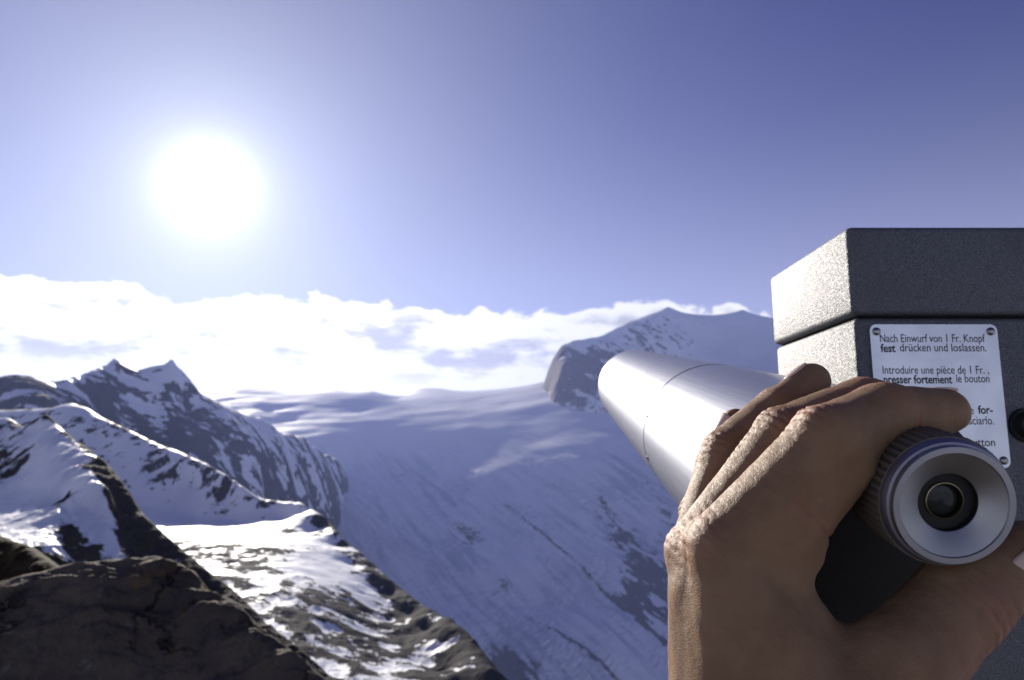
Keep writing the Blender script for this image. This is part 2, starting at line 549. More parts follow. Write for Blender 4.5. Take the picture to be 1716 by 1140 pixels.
    crest = [(-400, 690, 3050, R), (-200, 655, 3000, R), (-60, 640, 3000, R), (0, 631, 3000, R), (25, 628, 3000, R), (50, 630, 3000, R), (75, 639, 3000, R), (95, 644, 3030, R),
             (115, 637, 3100, .6), (140, 626, 3300, .8), (172, 613, 3500, .8), (185, 606, 3600, .7), (193, 600, 3600, .5), (199, 606, 3620, .5), (210, 610, 3650, .5), (227, 618, 3690, .6),
             (245, 616, 3720, .9), (265, 612, 3760, .9), (280, 607, 3800, .8), (288, 602, 3800, .6), (296, 613, 3810, .6), (318, 636, 3860, .6), (337, 661, 3950, .6),
             (372, 678, 4080, .6), (405, 692, 4200, .65), (435, 700, 4450, .65), (463, 724, 4750, .65), (509, 733, 5300, .6), (535, 756, 5750, .55), (561, 768, 6150, .5),
             (572, 798, 6300, .45), (582, 850, 6400, .4), (590, 910, 6400, .4)]
    ctrl = [(0, 680, 2350, .2), (60, 680, 2400, .2), (40, 720, 2150, .3), (110, 680, 2600, .25), (150, 660, 3000, .3), (120, 720, 2300, .5),
            (195, 640, 3300, .45), (170, 690, 2750, .22), (220, 670, 3100, .75), (215, 700, 2850, .3), (250, 640, 3800, .7), (285, 640, 3950, .75), (310, 680, 3600, .6),
            (260, 690, 3150, .9), (250, 720, 2850, .55), (300, 730, 2900, .35), (280, 745, 2700, .3), (330, 740, 2900, .3), (340, 710, 3250, .5), (330, 770, 2550, .3),
            (380, 730, 3000, .6), (390, 770, 2650, .55), (430, 750, 2850, .7), (440, 790, 2500, .5), (480, 770, 2650, .7), (500, 790, 2500, .5), (530, 790, 2480, .45),
            (400, 810, 2350, .4), (450, 830, 2150, .3), (500, 830, 2200, .25), (530, 840, 2200, .28),
            (100, 850, 1900, .4), (300, 900, 1900, .4), (450, 930, 1900, .4), (545, 850, 3300, .3), (560, 825, 3800, .35), (560, 900, 3000, .4), (600, 1000, 3300, .8), (-300, 800, 2000, .4), (660, 1000, 3800, .8), (700, 1250, 2400, .8), (700, 1150, 3400, .8), (700, 1000, 4300, .8)]
    ctrl = [(a, b, c, q - .14) for a, b, c, q in ctrl]

    def nz(X, Y, s):
        r = fbm(X / 230, Y / 230, 7, 0.54, 51, True) * 15
        g = fbm((X * .75 - Y * .66) / 60, (Y * .75 + X * .66) / 300, 4, 0.55, 61, True) * 10
        f = fbm(X / 330, Y / 330, 4, 0.45, 71) * 6
        sm = np.clip(1.35 - s, .3, 1)
        return ((r + g) * sm + f - 12 * sm) * np.clip(Y / 4000, .4, .9), -.5 * (r / 15 - .45) - .55 * (g / 10 - .4)
    ctrl = [(a, b, c + (.5 if a < 345 else .6 if a < 440 else .72) * max(0, float(np.interp(a, [p[0] for p in cd], [p[1] for p in cd])) - c), s) for a, b, c, s in ctrl]
    m = snow_rock('peak_rock_snow', (0.055, 0.048, 0.048), (0.028, 0.026, 0.03), 110, grain=0.42, soft=0.07)
    terrain('peaks', ctrl, crest, [(1.1, 60), (1.35, 160)], (-420, 700), (1500, 9000), 760, 640, m, nz, slope_w=0.12)

    # --- middle spur: shaded snow face, sunlit terrace, rocky edge dropping right
    crest = [(-300, 700, 1900, .9), (0, 690, 1850, .9), (80, 686, 1800, .9), (123, 678, 1800, .95), (153, 690, 1750, .9), (178, 704, 1700, .9), (212, 718, 1650, .75), (246, 735, 1600, .85),
             (272, 748, 1560, .7), (300, 757, 1520, .95), (333, 772, 1450, .95), (358, 784, 1410, .8), (379, 796, 1380, .75), (403, 817, 1330, .55), (438, 836, 1300, .75), (470, 841, 1280, .85), (502, 842, 1250, .9),
             (547, 868, 1170, .5), (585, 910, 1080, .5), (642, 960, 960, .35), (704, 1012, 850, .3), (765, 1050, 750, .25), (803, 1090, 680, .3), (845, 1140, 600, .3), (900, 1210, 520, .3)]
    ctrl = [(240, 790, 1450, .95), (255, 790, 1455, .6), (330, 815, 1400, 1.0), (270, 815, 1400, .7), (180, 760, 1550, .95), (400, 842, 1305, .9), (380, 825, 1345, .5), (460, 855, 1260, 1.0), (540, 885, 1140, .8), (575, 915, 1060, .55),
            (240, 850, 1345, S), (330, 868, 1305, S), (400, 876, 1255, S), (480, 869, 1235, S), (510, 858, 1220, S),
            (300, 885, 1120, .95), (300, 905, 1000, .75), (420, 905, 1010, 1.0), (480, 885, 1120, .8), (520, 890, 1110, 1.0), (560, 915, 1030, 1.0), (590, 945, 960, .9),
            (350, 950, 800, .72), (420, 945, 840, .4), (450, 920, 930, .6), (490, 950, 840, 1.0), (560, 960, 880, S), (620, 985, 870, .85), (650, 1000, 880, .3),
            (400, 1000, 690, .75), (480, 990, 730, .75), (540, 1000, 750, .5), (600, 1020, 770, .4), (650, 1040, 780, .8), (690, 1030, 810, .25),
            (450, 1060, 600, .7), (520, 1050, 640, .35), (560, 1070, 640, .5), (620, 1070, 670, .55), (680, 1080, 690, .4), (720, 1060, 740, .25), (700, 1110, 640, .75),
            (480, 1090, 560, .85), (500, 1130, 510, .7), (560, 1110, 560, .45), (620, 1140, 550, .6), (740, 1130, 620, .35), (560, 1200, 430, .6), (700, 1200, 500, .5), (850, 1220, 520, .4),
            (150, 850, 1300, .8), (100, 800, 1450, .8), (0, 760, 1600, .8), (-300, 760, 1700, .8), (200, 950, 800, .7), (0, 900, 1000, .7)]

    def nz(X, Y, s):
        rk = np.clip(1.3 - s, .1, 1)
        r = fbm(X / 60, Y / 60, 6, 0.47, 81, True) * 4.5 * rk
        f = fbm(X / 140, Y / 170, 4, 0.42, 91) * 4
        return (r + f - 3 * rk), -.5 * (r / np.maximum(4.5 * rk, .1) - .45) * np.clip(1.6 - s, .3, 1)
    m = snow_rock('spur_rock_snow', (0.036, 0.031, 0.027), (0.02, 0.018, 0.018), 30, grain=0.50, soft=0.06)
    terrain('spur', ctrl, crest, [(1.06, 60), (1.25, 200)], (-330, 960), (380, 2300), 800, 620, m, nz, slope_w=0.10, snowbias=-.26)

    # --- near ridge on the left with snow patches
    K = .1
    crest = [(-300, 700, 560, .7), (-120, 702, 530, .7), (-60, 702, 510, .6), (20, 704, 480, .55), (40, 716, 465, .4), (58, 706, 458, .1), (78, 694, 450, .05), (92, 705, 442, .05), (112, 726, 425, .1), (150, 757, 395, K), (190, 790, 360, K), (215, 822, 336, K),
             (245, 867, 318, K), (290, 908, 300, K), (339, 949, 285, K), (389, 986, 270, K), (440, 1038, 250, K), (530, 1112, 222, K), (620, 1190, 195, K)]
    ctrl = [(62, 722, 436, .9), (80, 711, 438, 1.0), (95, 716, 428, 1.0), (112, 737, 404, 1.0), (130, 768, 362, 1.0), (150, 797, 327, 1.0), (168, 814, 312, .9), (146, 778, 352, .2), (163, 800, 328, .25), (182, 826, 312, .2),
            (82, 775, 368, .95), (100, 800, 342, .95), (120, 812, 328, 1.0), (60, 745, 405, .7), (20, 745, 425, .6), (0, 740, 445, .5), (20, 790, 392, .25), (-60, 780, 410, .5), (50, 790, 382, .9), (0, 830, 362, 1.0), (50, 818, 352, 1.0), (40, 760, 402, .35),
            (195, 850, 315, .2), (212, 885, 302, .12), (150, 858, 300, 1.0), (180, 890, 288, .95), (193, 922, 278, .9), (140, 882, 285, .7), (212, 915, 288, .1), (230, 935, 282, .2), (245, 948, 280, .5), (262, 950, 285, .1),
            (104, 828, 328, 1.0), (85, 836, 326, 1.0), (60, 844, 322, 1.0), (25, 868, 302, 1.0), (-20, 884, 290, 1.0), (113, 832, 322, .3), (108, 862, 292, .4), (122, 882, 282, .15), (110, 912, 262, .25),
            (60, 878, 288, 1.0), (80, 905, 262, 1.0), (40, 906, 262, .9), (98, 918, 256, .7), (80, 935, 246, .15), (0, 918, 252, .3), (150, 930, 266, .15), (190, 955, 265, .15),
            (0, 960, 238, .1), (100, 980, 238, .1), (200, 990, 250, .1), (300, 1000, 262, .1), (350, 1012, 262, .1), (-300, 950, 250, .4), (-300, 820, 380, .5), (200, 1060, 225, .1), (400, 1090, 225, .1), (450, 1160, 200, .1)]

    def nz(X, Y, s):
        rk = np.clip(1.3 - s, .12, 1)
        r = fbm(X / 16, Y / 16, 7, 0.55, 101, True) * 2.0 * rk
        f = fbm(X / 30, Y / 34, 4, 0.45, 111) * 1.1
        return r + f - rk * .9, -.3 * (r / np.maximum(2 * rk, .1) - .45)
    m = snow_rock('ridge_rock_snow', (0.05, 0.04, 0.03), (0.022, 0.019, 0.017), 14, grain=0.30, soft=0.08, moss=(0.05, 0.04, 0.018))
    terrain('ridge', ctrl, crest, [(1.06, 50), (1.3, 160), (1.8, 300)], (-320, 640), (170, 760), 700, 520, m, nz, slope_w=0.05)

    # --- brown turf slope close by on the far left
    crest = [(-400, 860, 16, .0), (-100, 885, 15, .0), (0, 897, 14, .0), (40, 912, 13.5, .0), (75, 935, 13, 0), (110, 957, 12.5, .0), (160, 985, 12, .0), (260, 1050, 11, .0)]
    ctrl = [(0, 930, 13.2, .0), (0, 970, 12.4, 0), (60, 965, 12.2, .0), (0, 1040, 11.5, 0), (150, 1060, 10.8, .0), (-300, 960, 13.2, .0), (200, 1160, 9.5, .0), (0, 1160, 9.8, 0), (-300, 1160, 10, 0)]

    def nz(X, Y, s):
        return fbm(X / 1.3, Y / 1.3, 6, .58, 121) * .11 + fbm(X / .25, Y / .25, 3, .6, 123, True) * .02
    m = snow_rock('brown_turf', (0.05, 0.03, 0.014), (0.022, 0.016, 0.010), .7, grain=0.0, moss=(0.06, 0.05, 0.02))
    terrain('hillside', ctrl, crest, [(1.15, 90), (1.5, 260)], (-420, 330), (8.5, 22), 260, 260, m, nz)

    # --- snowy valley floor far below, reaching the horizon on every side
    n, mth = 48, 96
    rr = np.concatenate([[0], np.exp(np.linspace(math.log(300), math.log(16500), n))])
    th = np.linspace(0, 2 * math.pi, mth, endpoint=False)
    Rg, T = np.meshgrid(rr, th, indexing='ij')
    X, Y = (Rg * np.cos(T)).ravel(), (Rg * np.sin(T)).ravel()
    Z = -1750 + fbm(X / 4000, Y / 4000, 4, .5, 131) * 120
    idx = np.arange(len(rr) * mth).reshape(len(rr), mth)
    nx = np.roll(idx, -1, 1)
    f = np.stack([idx[:-1].ravel(), idx[1:].ravel(), nx[1:].ravel(), nx[:-1].ravel()], 1)
    o = mesh_obj('ground', np.stack([X, Y, Z], 1), f, bpy.data.materials['glacier_ice'])
    add_attr(o, 'snow', np.full(len(X), .8))
    o['kind'] = 'structure'


build_mountains()

# ------------------------------------------------------------------ haze
def build_haze():
    bm = bmesh.new()
    bmesh.ops.create_cube(bm, size=1.0)
    bmesh.ops.scale(bm, vec=(36000, 36000, 4200), verts=bm.verts)
    bmesh.ops.translate(bm, vec=(0, 0, 2250 - 2100), verts=bm.verts)
    me = bpy.data.meshes.new('haze')
    bm.to_mesh(me)
    bm.free()
    o = bpy.data.objects.new('haze', me)
    C.objects.link(o)
    o['kind'] = 'stuff'
    m = bpy.data.materials.new('haze_air')
    m.use_nodes = True
    m.node_tree.nodes.clear()
    k = NT(m.node_tree)
    out = k.new('ShaderNodeOutputMaterial')
    v = k.new('ShaderNodeVolumePrincipled')
    v.inputs['Color'].default_value = (0.36, 0.46, 0.95, 1)
    v.inputs['Density'].default_value = HAZE_DENSITY
    v.inputs['Anisotropy'].default_value = 0.3
    k.l.new(v.outputs[0], out.inputs['Volume'])
    me.materials.append(m)


HAZE_DENSITY = 2.7e-5
build_haze()


# ------------------------------------------------------------------ near materials
def coords(k):
    return k.new('ShaderNodeTexCoord').outputs['Object']


def hammered_paint():
    m, k, b = new_mat('hammered_grey_paint')
    p = coords(k)
    n = k.new('ShaderNodeTexVoronoi', feature='SMOOTH_F1')
    k.put(n.inputs['Vector'], k.vmath('ADD', p, k.vmath('SCALE', k.noise(p, 240, 2, .5, 0, True), 0.004)))
    n.inputs['Scale'].default_value = 1800
    n.inputs['Smoothness'].default_value = 0.5
    fine = k.noise(p, 700, 3, 0.6)
    h = k.math('ADD', n.outputs['Distance'], k.math('MULTIPLY', fine, 0.5))
    col = k.mix(k.maprange(h, 0.42, 0.95), (0.042, 0.043, 0.049), (0.15, 0.152, 0.163))
    wear = k.noise(p, 14, 5, 0.6)
    col = k.mix(k.maprange(wear, .45, .8, 0, .5), col, (0.075, 0.074, 0.075))
    k.put(b.inputs['Base Color'], col)
    b.inputs['Metallic'].default_value = 0.25
    k.put(b.inputs['Roughness'], k.maprange(fine, .3, .7, .42, .58))
    b.inputs['Specular IOR Level'].default_value = 0.42
    bp = k.new('ShaderNodeBump')
    bp.inputs['Strength'].default_value = 0.4
    bp.inputs['Distance'].default_value = 0.0009
    k.put(bp.inputs['Height'], h)
    k.put(b.inputs['Normal'], bp.outputs[0])
    return m


def metal(name, col, rough, aniso=0.0, scratch=0.0, scale=(300, 300, 8), bump=0.0):
    m, k, b = new_mat(name)
    p = coords(k)
    b.inputs['Metallic'].default_value = 1.0
    n = k.noise(k.vmath('MULTIPLY', p, scale), 1.0, 5, 0.7)
    n2 = k.noise(p, 35, 4, 0.6)
    k.put(b.inputs['Base Color'], k.mix(k.maprange(n2, .3, .7), col, tuple(c * .88 for c in col)))
    r = k.math('ADD', rough, k.math('MULTIPLY', k.math('SUBTRACT', n, .5), scratch))
    k.put(b.inputs['Roughness'], k.math('ADD', r, k.math('MULTIPLY', k.math('SUBTRACT', n2, .5), .1)))
    if aniso:
        b.inputs['Anisotropic'].default_value = aniso
    if bump:
        bp = k.new('ShaderNodeBump')
        bp.inputs['Strength'].default_value = bump
        bp.inputs['Distance'].default_value = 0.0003
        k.put(bp.inputs['Height'], n)
        k.put(b.inputs['Normal'], bp.outputs[0])
    return m


def plain(name, col, rough=0.5, spec=0.5, metallic=0.0, bump=0.0, bscale=300, var=.25):
    m, k, b = new_mat(name)
    p = coords(k)
    n = k.noise(p, bscale, 4, .6)
    k.put(b.inputs['Base Color'], k.mix(n, col, tuple(c * (1 - var) for c in col)))
    k.put(b.inputs['Roughness'], k.maprange(n, .3, .7, rough - .06, rough + .06))
    b.inputs['Specular IOR Level'].default_value = spec
    b.inputs['Metallic'].default_value = metallic
    if bump:
        bp = k.new('ShaderNodeBump')
        bp.inputs['Strength'].default_value = bump
        bp.inputs['Distance'].default_value = 0.0005
        k.put(bp.inputs['Height'], n)
        k.put(b.inputs['Normal'], bp.outputs[0])
    return m


def obj_bm(name, bm, mat, parent=None, smooth=False):
    me = bpy.data.meshes.new(name)
    bmesh.ops.recalc_face_normals(bm, faces=bm.faces)
    bm.to_mesh(me)
    bm.free()
    if smooth:
        me.polygons.foreach_set('use_smooth', [True] * len(me.polygons))
        me.set_sharp_from_angle(angle=math.radians(smooth if smooth is not True else 40))
    me.materials.append(mat)
    o = bpy.data.objects.new(name, me)
    C.objects.link(o)
    if parent:
        o.parent = parent
    return o


def bm_box(bm, lo, hi, bevel=0.0, seg=3, mtx=None):
    vs = [bm.verts.new((x, y, z)) for x in (lo[0], hi[0]) for y in (lo[1], hi[1]) for z in (lo[2], hi[2])]
    fs = [(0, 1, 3, 2), (4, 6, 7, 5), (0, 4, 5, 1), (2, 3, 7, 6), (0, 2, 6, 4), (1, 5, 7, 3)]
    faces = [bm.faces.new([vs[i] for i in f]) for f in fs]
    if bevel:
        es = {e for f in faces for e in f.edges}
        bmesh.ops.bevel(bm, geom=list(es), offset=bevel, segments=seg, affect='EDGES', profile=.5)
    if mtx is not None:
        bmesh.ops.transform(bm, matrix=mtx, verts=vs if not bevel else bm.verts)


def frame_from(axis, origin):
    z = Vector(axis).normalized()
    x = Vector((1, 0, 0))
    x = (x - x.dot(z) * z).normalized()
    y = z.cross(x)
    return Matrix.Translation(Vector(origin)) @ Matrix((x, y, z)).transposed().to_4x4()


def bm_lathe(bm, prof, mtx, n=96, close=True, rfun=None):
    """prof: (radius, height along the axis)"""
    rings = []
    for j, (r, h) in enumerate(prof):
        ring = []
        for i in range(n):
            a = 2 * math.pi * i / n
            rr = rfun(j, i, r) if rfun else r
            ring.append(bm.verts.new(mtx @ Vector((rr * math.cos(a), rr * math.sin(a), h))))
        rings.append(ring)
    for a, b in zip(rings[:-1], rings[1:]):
        for i in range(n):
            bm.faces.new((a[i], a[(i + 1) % n], b[(i + 1) % n], b[i]))
    if close:
        bm.faces.new(rings[0])
        bm.faces.new(rings[-1])


def thing(name, label, cat, loc=(0, 0, 0)):
    o = bpy.data.objects.new(name, None)
    o.empty_display_size = 0.1
    C.objects.link(o)
    o.location = loc
    o['label'], o['category'] = label, cat
    return o


def keep_world(o, parent):
    o.parent = parent
    o.matrix_parent_inverse = Matrix.Translation(-parent.location)


# ------------------------------------------------------------------ the coin telescope
PAINT = hammered_paint()
ALU = metal('brushed_aluminium', (0.40, 0.41, 0.44), 0.38, 0.0, 0.16, (700, 700, 9), 0.05)
EYE_ALU = metal('turned_aluminium', (0.36, 0.36, 0.365), 0.44, 0.0, 0.12, (900, 900, 900), 0.06)
BEZEL = metal('satin_anodised_ring', (0.30, 0.29, 0.34), 0.5, 0.0, 0.1, (900, 900, 900), 0.04)
BLACK = plain('matt_black_metal', (0.012, 0.012, 0.011), 0.55, 0.3, 0, .15, 900)
KNURL = plain('black_knurled_rubber', (0.14, 0.115, 0.092), 0.55, 0.35, 0, .3, 1200)
PLATE = metal('anodised_plate', (0.66, 0.67, 0.70), 0.36, 0, 0.08, (60, 60, 900), .03)
SCREW = metal('dark_steel_screw', (0.32, 0.31, 0.30), 0.28)
INK = plain('black_ink', (0.012, 0.012, 0.02), 0.45, .4)
GROOVE = plain('dark_gasket', (0.008, 0.008, 0.008), 0.8, .2)


def on_plane(px, py, Y):
    r = P(px, py, 1.0)
    return r * (Y / r[1])


def build_telescope():
    root = thing('coin_telescope', 'grey hammered-paint coin telescope with aluminium tube and instruction plate', 'telescope', (0.335, 0.53, -1.62))
    TS = 1.30                                   # scale of the tube measured along the view axis

    def add(name, bm, mat, smooth=40, parent=None, local=None):
        o = obj_bm(name, bm, mat, None, smooth)
        if local is not None:
            o.matrix_world = local
        if parent is None:
            keep_world(o, root)
        else:
            o.parent = parent
        return o
    # ---- box
    fy = P(1430, 530, 0.46)[1]                  # front face plane
    x0 = on_plane(1426, 480, fy)[0]
    zt = on_plane(1423, 379, fy)[2]
    zs = on_plane(1430, 529.5, fy)[2]
    dep = 0.142
    x1 = x0 + 0.215
    bm = bmesh.new()
    bm_box(bm, (x0, fy, zs + .0009), (x1, fy + dep, zt), .0042, 4)
    add('lid', bm, PAINT)
    bm = bmesh.new()
    bm_box(bm, (x0 + .0016, fy + .0016, zs - .34), (x1 - .0016, fy + dep - .0016, zs - .0009), .0036, 4)
    body = add('case', bm, PAINT)
    bm = bmesh.new()
    bm_box(bm, (x0 + .005, fy + .005, zs - .006), (x1 - .005, fy + dep - .005, zs + .006))
    add('gasket', bm, GROOVE, False)
    # ---- plate
    yp = fy + .0016 - .0013
    tl, tr = on_plane(1452.5, 544, yp), on_plane(1671, 544, yp)
    bl, br = on_plane(1476, 783, yp), on_plane(1692, 783, yp)
    px0, px1 = (tl[0] + bl[0]) / 2 + .0004, (tr[0] + br[0]) / 2
    pz1, pz0 = tl[2], br[2] - .0006
    bm = bmesh.new()
    rc, n = .0042, 8
    outl = []
    for cx_, cz_, a0 in ((px1 - rc, pz1 - rc, 0), (px0 + rc, pz1 - rc, 90), (px0 + rc, pz0 + rc, 180), (px1 - rc, pz0 + rc, 270)):
        for i in range(n + 1):
            a = math.radians(a0 + 90 * i / n)
            outl.append((cx_ + rc * math.cos(a), cz_ + rc * math.sin(a)))
    fr = [bm.verts.new((x, yp - .0004, z)) for x, z in outl]
    bk = [bm.verts.new((x, fy + .0016, z)) for x, z in outl]
    bm.faces.new(fr)
    bm.faces.new(bk[::-1])
    for i in range(len(fr)):
        j = (i + 1) % len(fr)
        bm.faces.new((fr[i], bk[i], bk[j], fr[j]))
    plate = add('instruction_plate', bm, PLATE, False)
    ys = yp - .0004
    pw = px1 - px0
    for sx, sz in ((px0 + .0042, pz1 - .0046), (px1 - .0042, pz1 - .0046), (px0 + .0042, pz0 + .0046), (px1 - .0042, pz0 + .0046)):
        bm = bmesh.new()
        m4 = Matrix.Translation((sx, ys, sz)) @ Matrix.Rotation(math.pi / 2, 4, 'X')
        bm_lathe(bm, [(.0026, -.0002), (.0026, .0005), (.0022, .0010), (.0012, .0015), (.0004, .0016)], m4, 24)
        o = obj_bm('screw', bm, SCREW, plate, 35)

    def text(s, px, py, width_px, bold=False, xh=1.0):
        cu = bpy.data.curves.new('lettering', 'FONT')
        cu.body = s
        cu.size = .0074 * xh
        cu.space_word = 1.0
        cu.resolution_u = 4
        cu.offset = .00017 if bold else .00003
        o = bpy.data.objects.new('lettering', cu)
        C.objects.link(o)
        bpy.context.view_layer.update()
        me = bpy.data.meshes.new_from_object(o.evaluated_get(bpy.context.evaluated_depsgraph_get()))
        C.objects.unlink(o)
        bpy.data.objects.remove(o)
        a, bb = on_plane(px, py, ys), on_plane(px + width_px, py, ys)
        co = np.array([v.co[:] for v in me.vertices])
        kx = (bb[0] - a[0]) / (co[:, 0].max() - co[:, 0].min())
        x_min = co[:, 0].min()
        for v in me.vertices:
            v.co = ((v.co.x - x_min) * kx + a[0], ys - .00008, v.co.y + a[2])
        me.materials.append(INK)
        t = bpy.data.objects.new('lettering', me)
        C.objects.link(t)
        t.parent = plate
        return t
    text('Nach Einwurf von 1 Fr. Knopf', 1475, 573.5, 176)
    text('fest', 1476, 590, 25, True)
    text('drücken und loslassen.', 1508.5, 589, 145)
    text('Introduire une pièce de 1 Fr. ,', 1479.5, 626.5, 178)
    text('presser fortement', 1481, 642.5, 115, True)
    text('le bouton', 1603, 641, 55.5)
    text('premere', 1586, 694, 46)
    text('for-', 1639.5, 693.5, 24.5, True)
    text('e rilasciarlo.', 1594, 711.5, 72)
    text('button', 1622, 748, 46)
    # ---- push button at the right of the plate
    c = on_plane(1718, 713, fy + .0016)
    m4 = Matrix.Translation(c) @ Matrix.Rotation(math.pi / 2, 4, 'X')
    bm = bmesh.new()
    bm_lathe(bm, [(.0108, -.001), (.0108, .0015), (.0100, .0022), (.0085, .0022), (.0080, .0028), (.0080, .0062), (.0070, .0075), (.002, .008)], m4, 48)
    add('push_button', bm, BLACK)
    # ---- main tube: axis measured from the photo
    ax_c = np.array([(922 - CX) / F_PX, (CY - 561) / F_PX, 1.0])
    ax = ax_c[0] * np.array([1, 0, 0]) + ax_c[1] * UPV + FWD
    L = np.linalg.norm(ax)
    axn = ax / L

    def on_axis(z):                             # point of the tube axis at view depth z
        return c2w((.1072 + .0533 * z / TS * 1.0) * 0 + (.0927 * TS + .0533 * z), -.0567 * TS + .0075 * z, z)
    R = .04 * TS
    zf, zsm, zb = .78 * TS, .40 * TS, .283
    m4 = frame_from(axn, on_axis(zb))

    def h(z):
        return (z - zb) * L
    bm = bmesh.new()
    bm_lathe(bm, [(R * .99, h(zb)), (R, h(zb) + .001), (R, h(zb) + .004), (R, h(zsm) - .004), (R, h(zsm) - .0012), (R * .9965, h(zsm) - .0002), (R * .9965, h(zsm) + .0006)], Matrix(), 160)
    tube = add('tube', bm, ALU, local=m4)
    bm = bmesh.new()
    bm_lathe(bm, [(R * .994, h(zsm) + .0006), (R * 1.003, h(zsm) + .0012), (R * 1.003, h(zsm) + .005), (R * 1.003, h(zf) - .008), (R * 1.003, h(zf) - .002), (R * 1.0, h(zf)), (R * .95, h(zf)), (R * .95, h(zf) - .06), (R * .2, h(zf) - .061)], Matrix(), 160)
    add('dew_shield', bm, ALU, local=m4)
    bm = bmesh.new()
    bm_lathe(bm, [(R * .90, -.008), (R * .985, -.0065), (R * 1.0, -.004), (R * 1.0, -.0004), (R * .9, 0.0)], m4, 160)
    cap = add('rear_cap', bm, BLACK)
    # retaining screws on the seam
    for a in (197, 163):
        aa = math.radians(a)
        p = m4 @ Vector((R * math.cos(aa), R * math.sin(aa), h(zsm) - .006))
        nrm = (m4.to_3x3() @ Vector((math.cos(aa), math.sin(aa), 0)))
        bm = bmesh.new()
        bm_lathe(bm, [(.0016, -.0005), (.0016, .0006), (.0008, .0010)], frame_from(nrm, p), 20)
        obj_bm('screw', bm, SCREW, tube, 35).matrix_parent_inverse = m4.inverted()
    # pivot between tube and case, and the fork under it
    pz = .50
    pc = Vector(on_axis(pz))
    bm = bmesh.new()
    bm_lathe(bm, [(.024, R * .9), (.024, R + .012), (.018, R + .014), (.018, x0 + .02 - pc.x)], Matrix.Translation(pc) @ Matrix.Rotation(math.pi / 2, 4, 'Y'), 48)
    add('pivot', bm, BLACK)
    # ---- eyepiece
    ez = .21
    e0 = np.array([(1600 - CX) / F_PX * ez, (CY - 848) / F_PX * ez, ez])
    ea = np.array([.060, .050, 1.0])
    eaw = ea[0] * np.array([1, 0, 0]) + ea[1] * UPV + FWD
    m4 = frame_from(eaw / np.linalg.norm(eaw), c2w(*e0))
    r = 101 / F_PX * ez
    kr = 112 / F_PX * .2135
    bm = bmesh.new()
    bm_lathe(bm, [(r * 1.0, .0022), (r * 1.0, .0006), (r * .985, 0.0), (r * .885, 0.0), (r * .87, .0005), (r * .51, .0034), (r * .497, .0036), (r * .497, .0042)], m4, 160, False)
    eye = add('eyecup', bm, EYE_ALU, 30)
    inv = eye.matrix_world.inverted()
    bm = bmesh.new()
    bm_lathe(bm, [(kr * .93, .0062), (kr * .965, .0054), (kr * .965, .0042), (r * 1.04, .0024), (r * .98, .0020)], m4, 160, False)
    obj_bm('bezel', bm, BEZEL, eye, 30).matrix_parent_inverse = inv
    bm = bmesh.new()
    bm_lathe(bm, [(r * .503, .0037), (r * .49, .0042), (r * .49, .0058), (r * .33, .0060), (r * .312, .0057), (r * .298, .0057), (r * .298, .0090)], m4, 96, False)
    obj_bm('lens_holder', bm, BLACK, eye, 30).matrix_parent_inverse = inv
    bm = bmesh.new()
    bm_lathe(bm, [(r * .318, .0061), (r * .315, .0054), (r * .300, .0053), (r * .296, .0059)], m4, 96, False)
    obj_bm('lens_ring', bm, metal('brass_ring', (.34, .27, .16), .35), eye, 30).matrix_parent_inverse = inv
    bm = bmesh.new()
    prof = [(r * .299 * math.sin(t), .0080 - .0016 * math.cos(t)) for t in np.linspace(math.pi / 2, 0.02, 12)]
    bm_lathe(bm, prof, m4, 64, False)
    gm, k, b = new_mat('coated_lens_glass')
    k.put(b.inputs['Base Color'], k.mix(k.noise(coords(k), 260, 4, .7), (.008, .012, .012), (.03, .034, .03)))
    b.inputs['Roughness'].default_value = .16
    b.inputs['Specular IOR Level'].default_value = .25
    b.inputs['Coat Weight'].default_value = .1
    obj_bm('lens', bm, gm, eye, 60).matrix_parent_inverse = inv
    # knurled focusing ring: grooves run along the axis
    ng = 50
    n = ng * 8

    def groove(j, i, rad):
        if j in (0, 1, len(kp) - 1, len(kp) - 2):
            return rad
        ph = (i % 8) / 8
        c = .5 - .5 * math.cos(2 * math.pi * ph)
        return rad - .00115 * (1 - c) ** 1.5
    kp = [(kr * .93, .0050), (kr * .985, .0050), (kr * 1.0, .0058), (kr * 1.005, .0072), (kr * 1.005, .0300), (kr * 1.0, .0312), (kr * .98, .0318), (kr * .9, .0322)]
    bm = bmesh.new()
    bm_lathe(bm, kp, m4, n, False, groove)
    add('focusing_ring', bm, KNURL, 50)
    bm = bmesh.new()
    bm_lathe(bm, [(kr * .9, .0300), (kr * .93, .034), (kr * .93, .0700)], m4, 96)
    add('eyepiece_barrel', bm, BLACK)
    # ---- pedestal under the case
    bm = bmesh.new()
    cxp, cyp = (x0 + x1) / 2, fy + dep / 2
    m4 = Matrix.Translation((cxp, cyp, 0))
    bm_lathe(bm, [(.16, -1.62), (.16, -1.60), (.15, -1.595), (.06, -1.58), (.05, -1.55), (.05, zs - .37), (.07, zs - .345), (.07, zs - .339)], m4, 64)
    add('pedestal', bm, PAINT)


build_telescope()


# ------------------------------------------------------------------ the hand
HAND_H = 0.8   # voxel size in millimetres


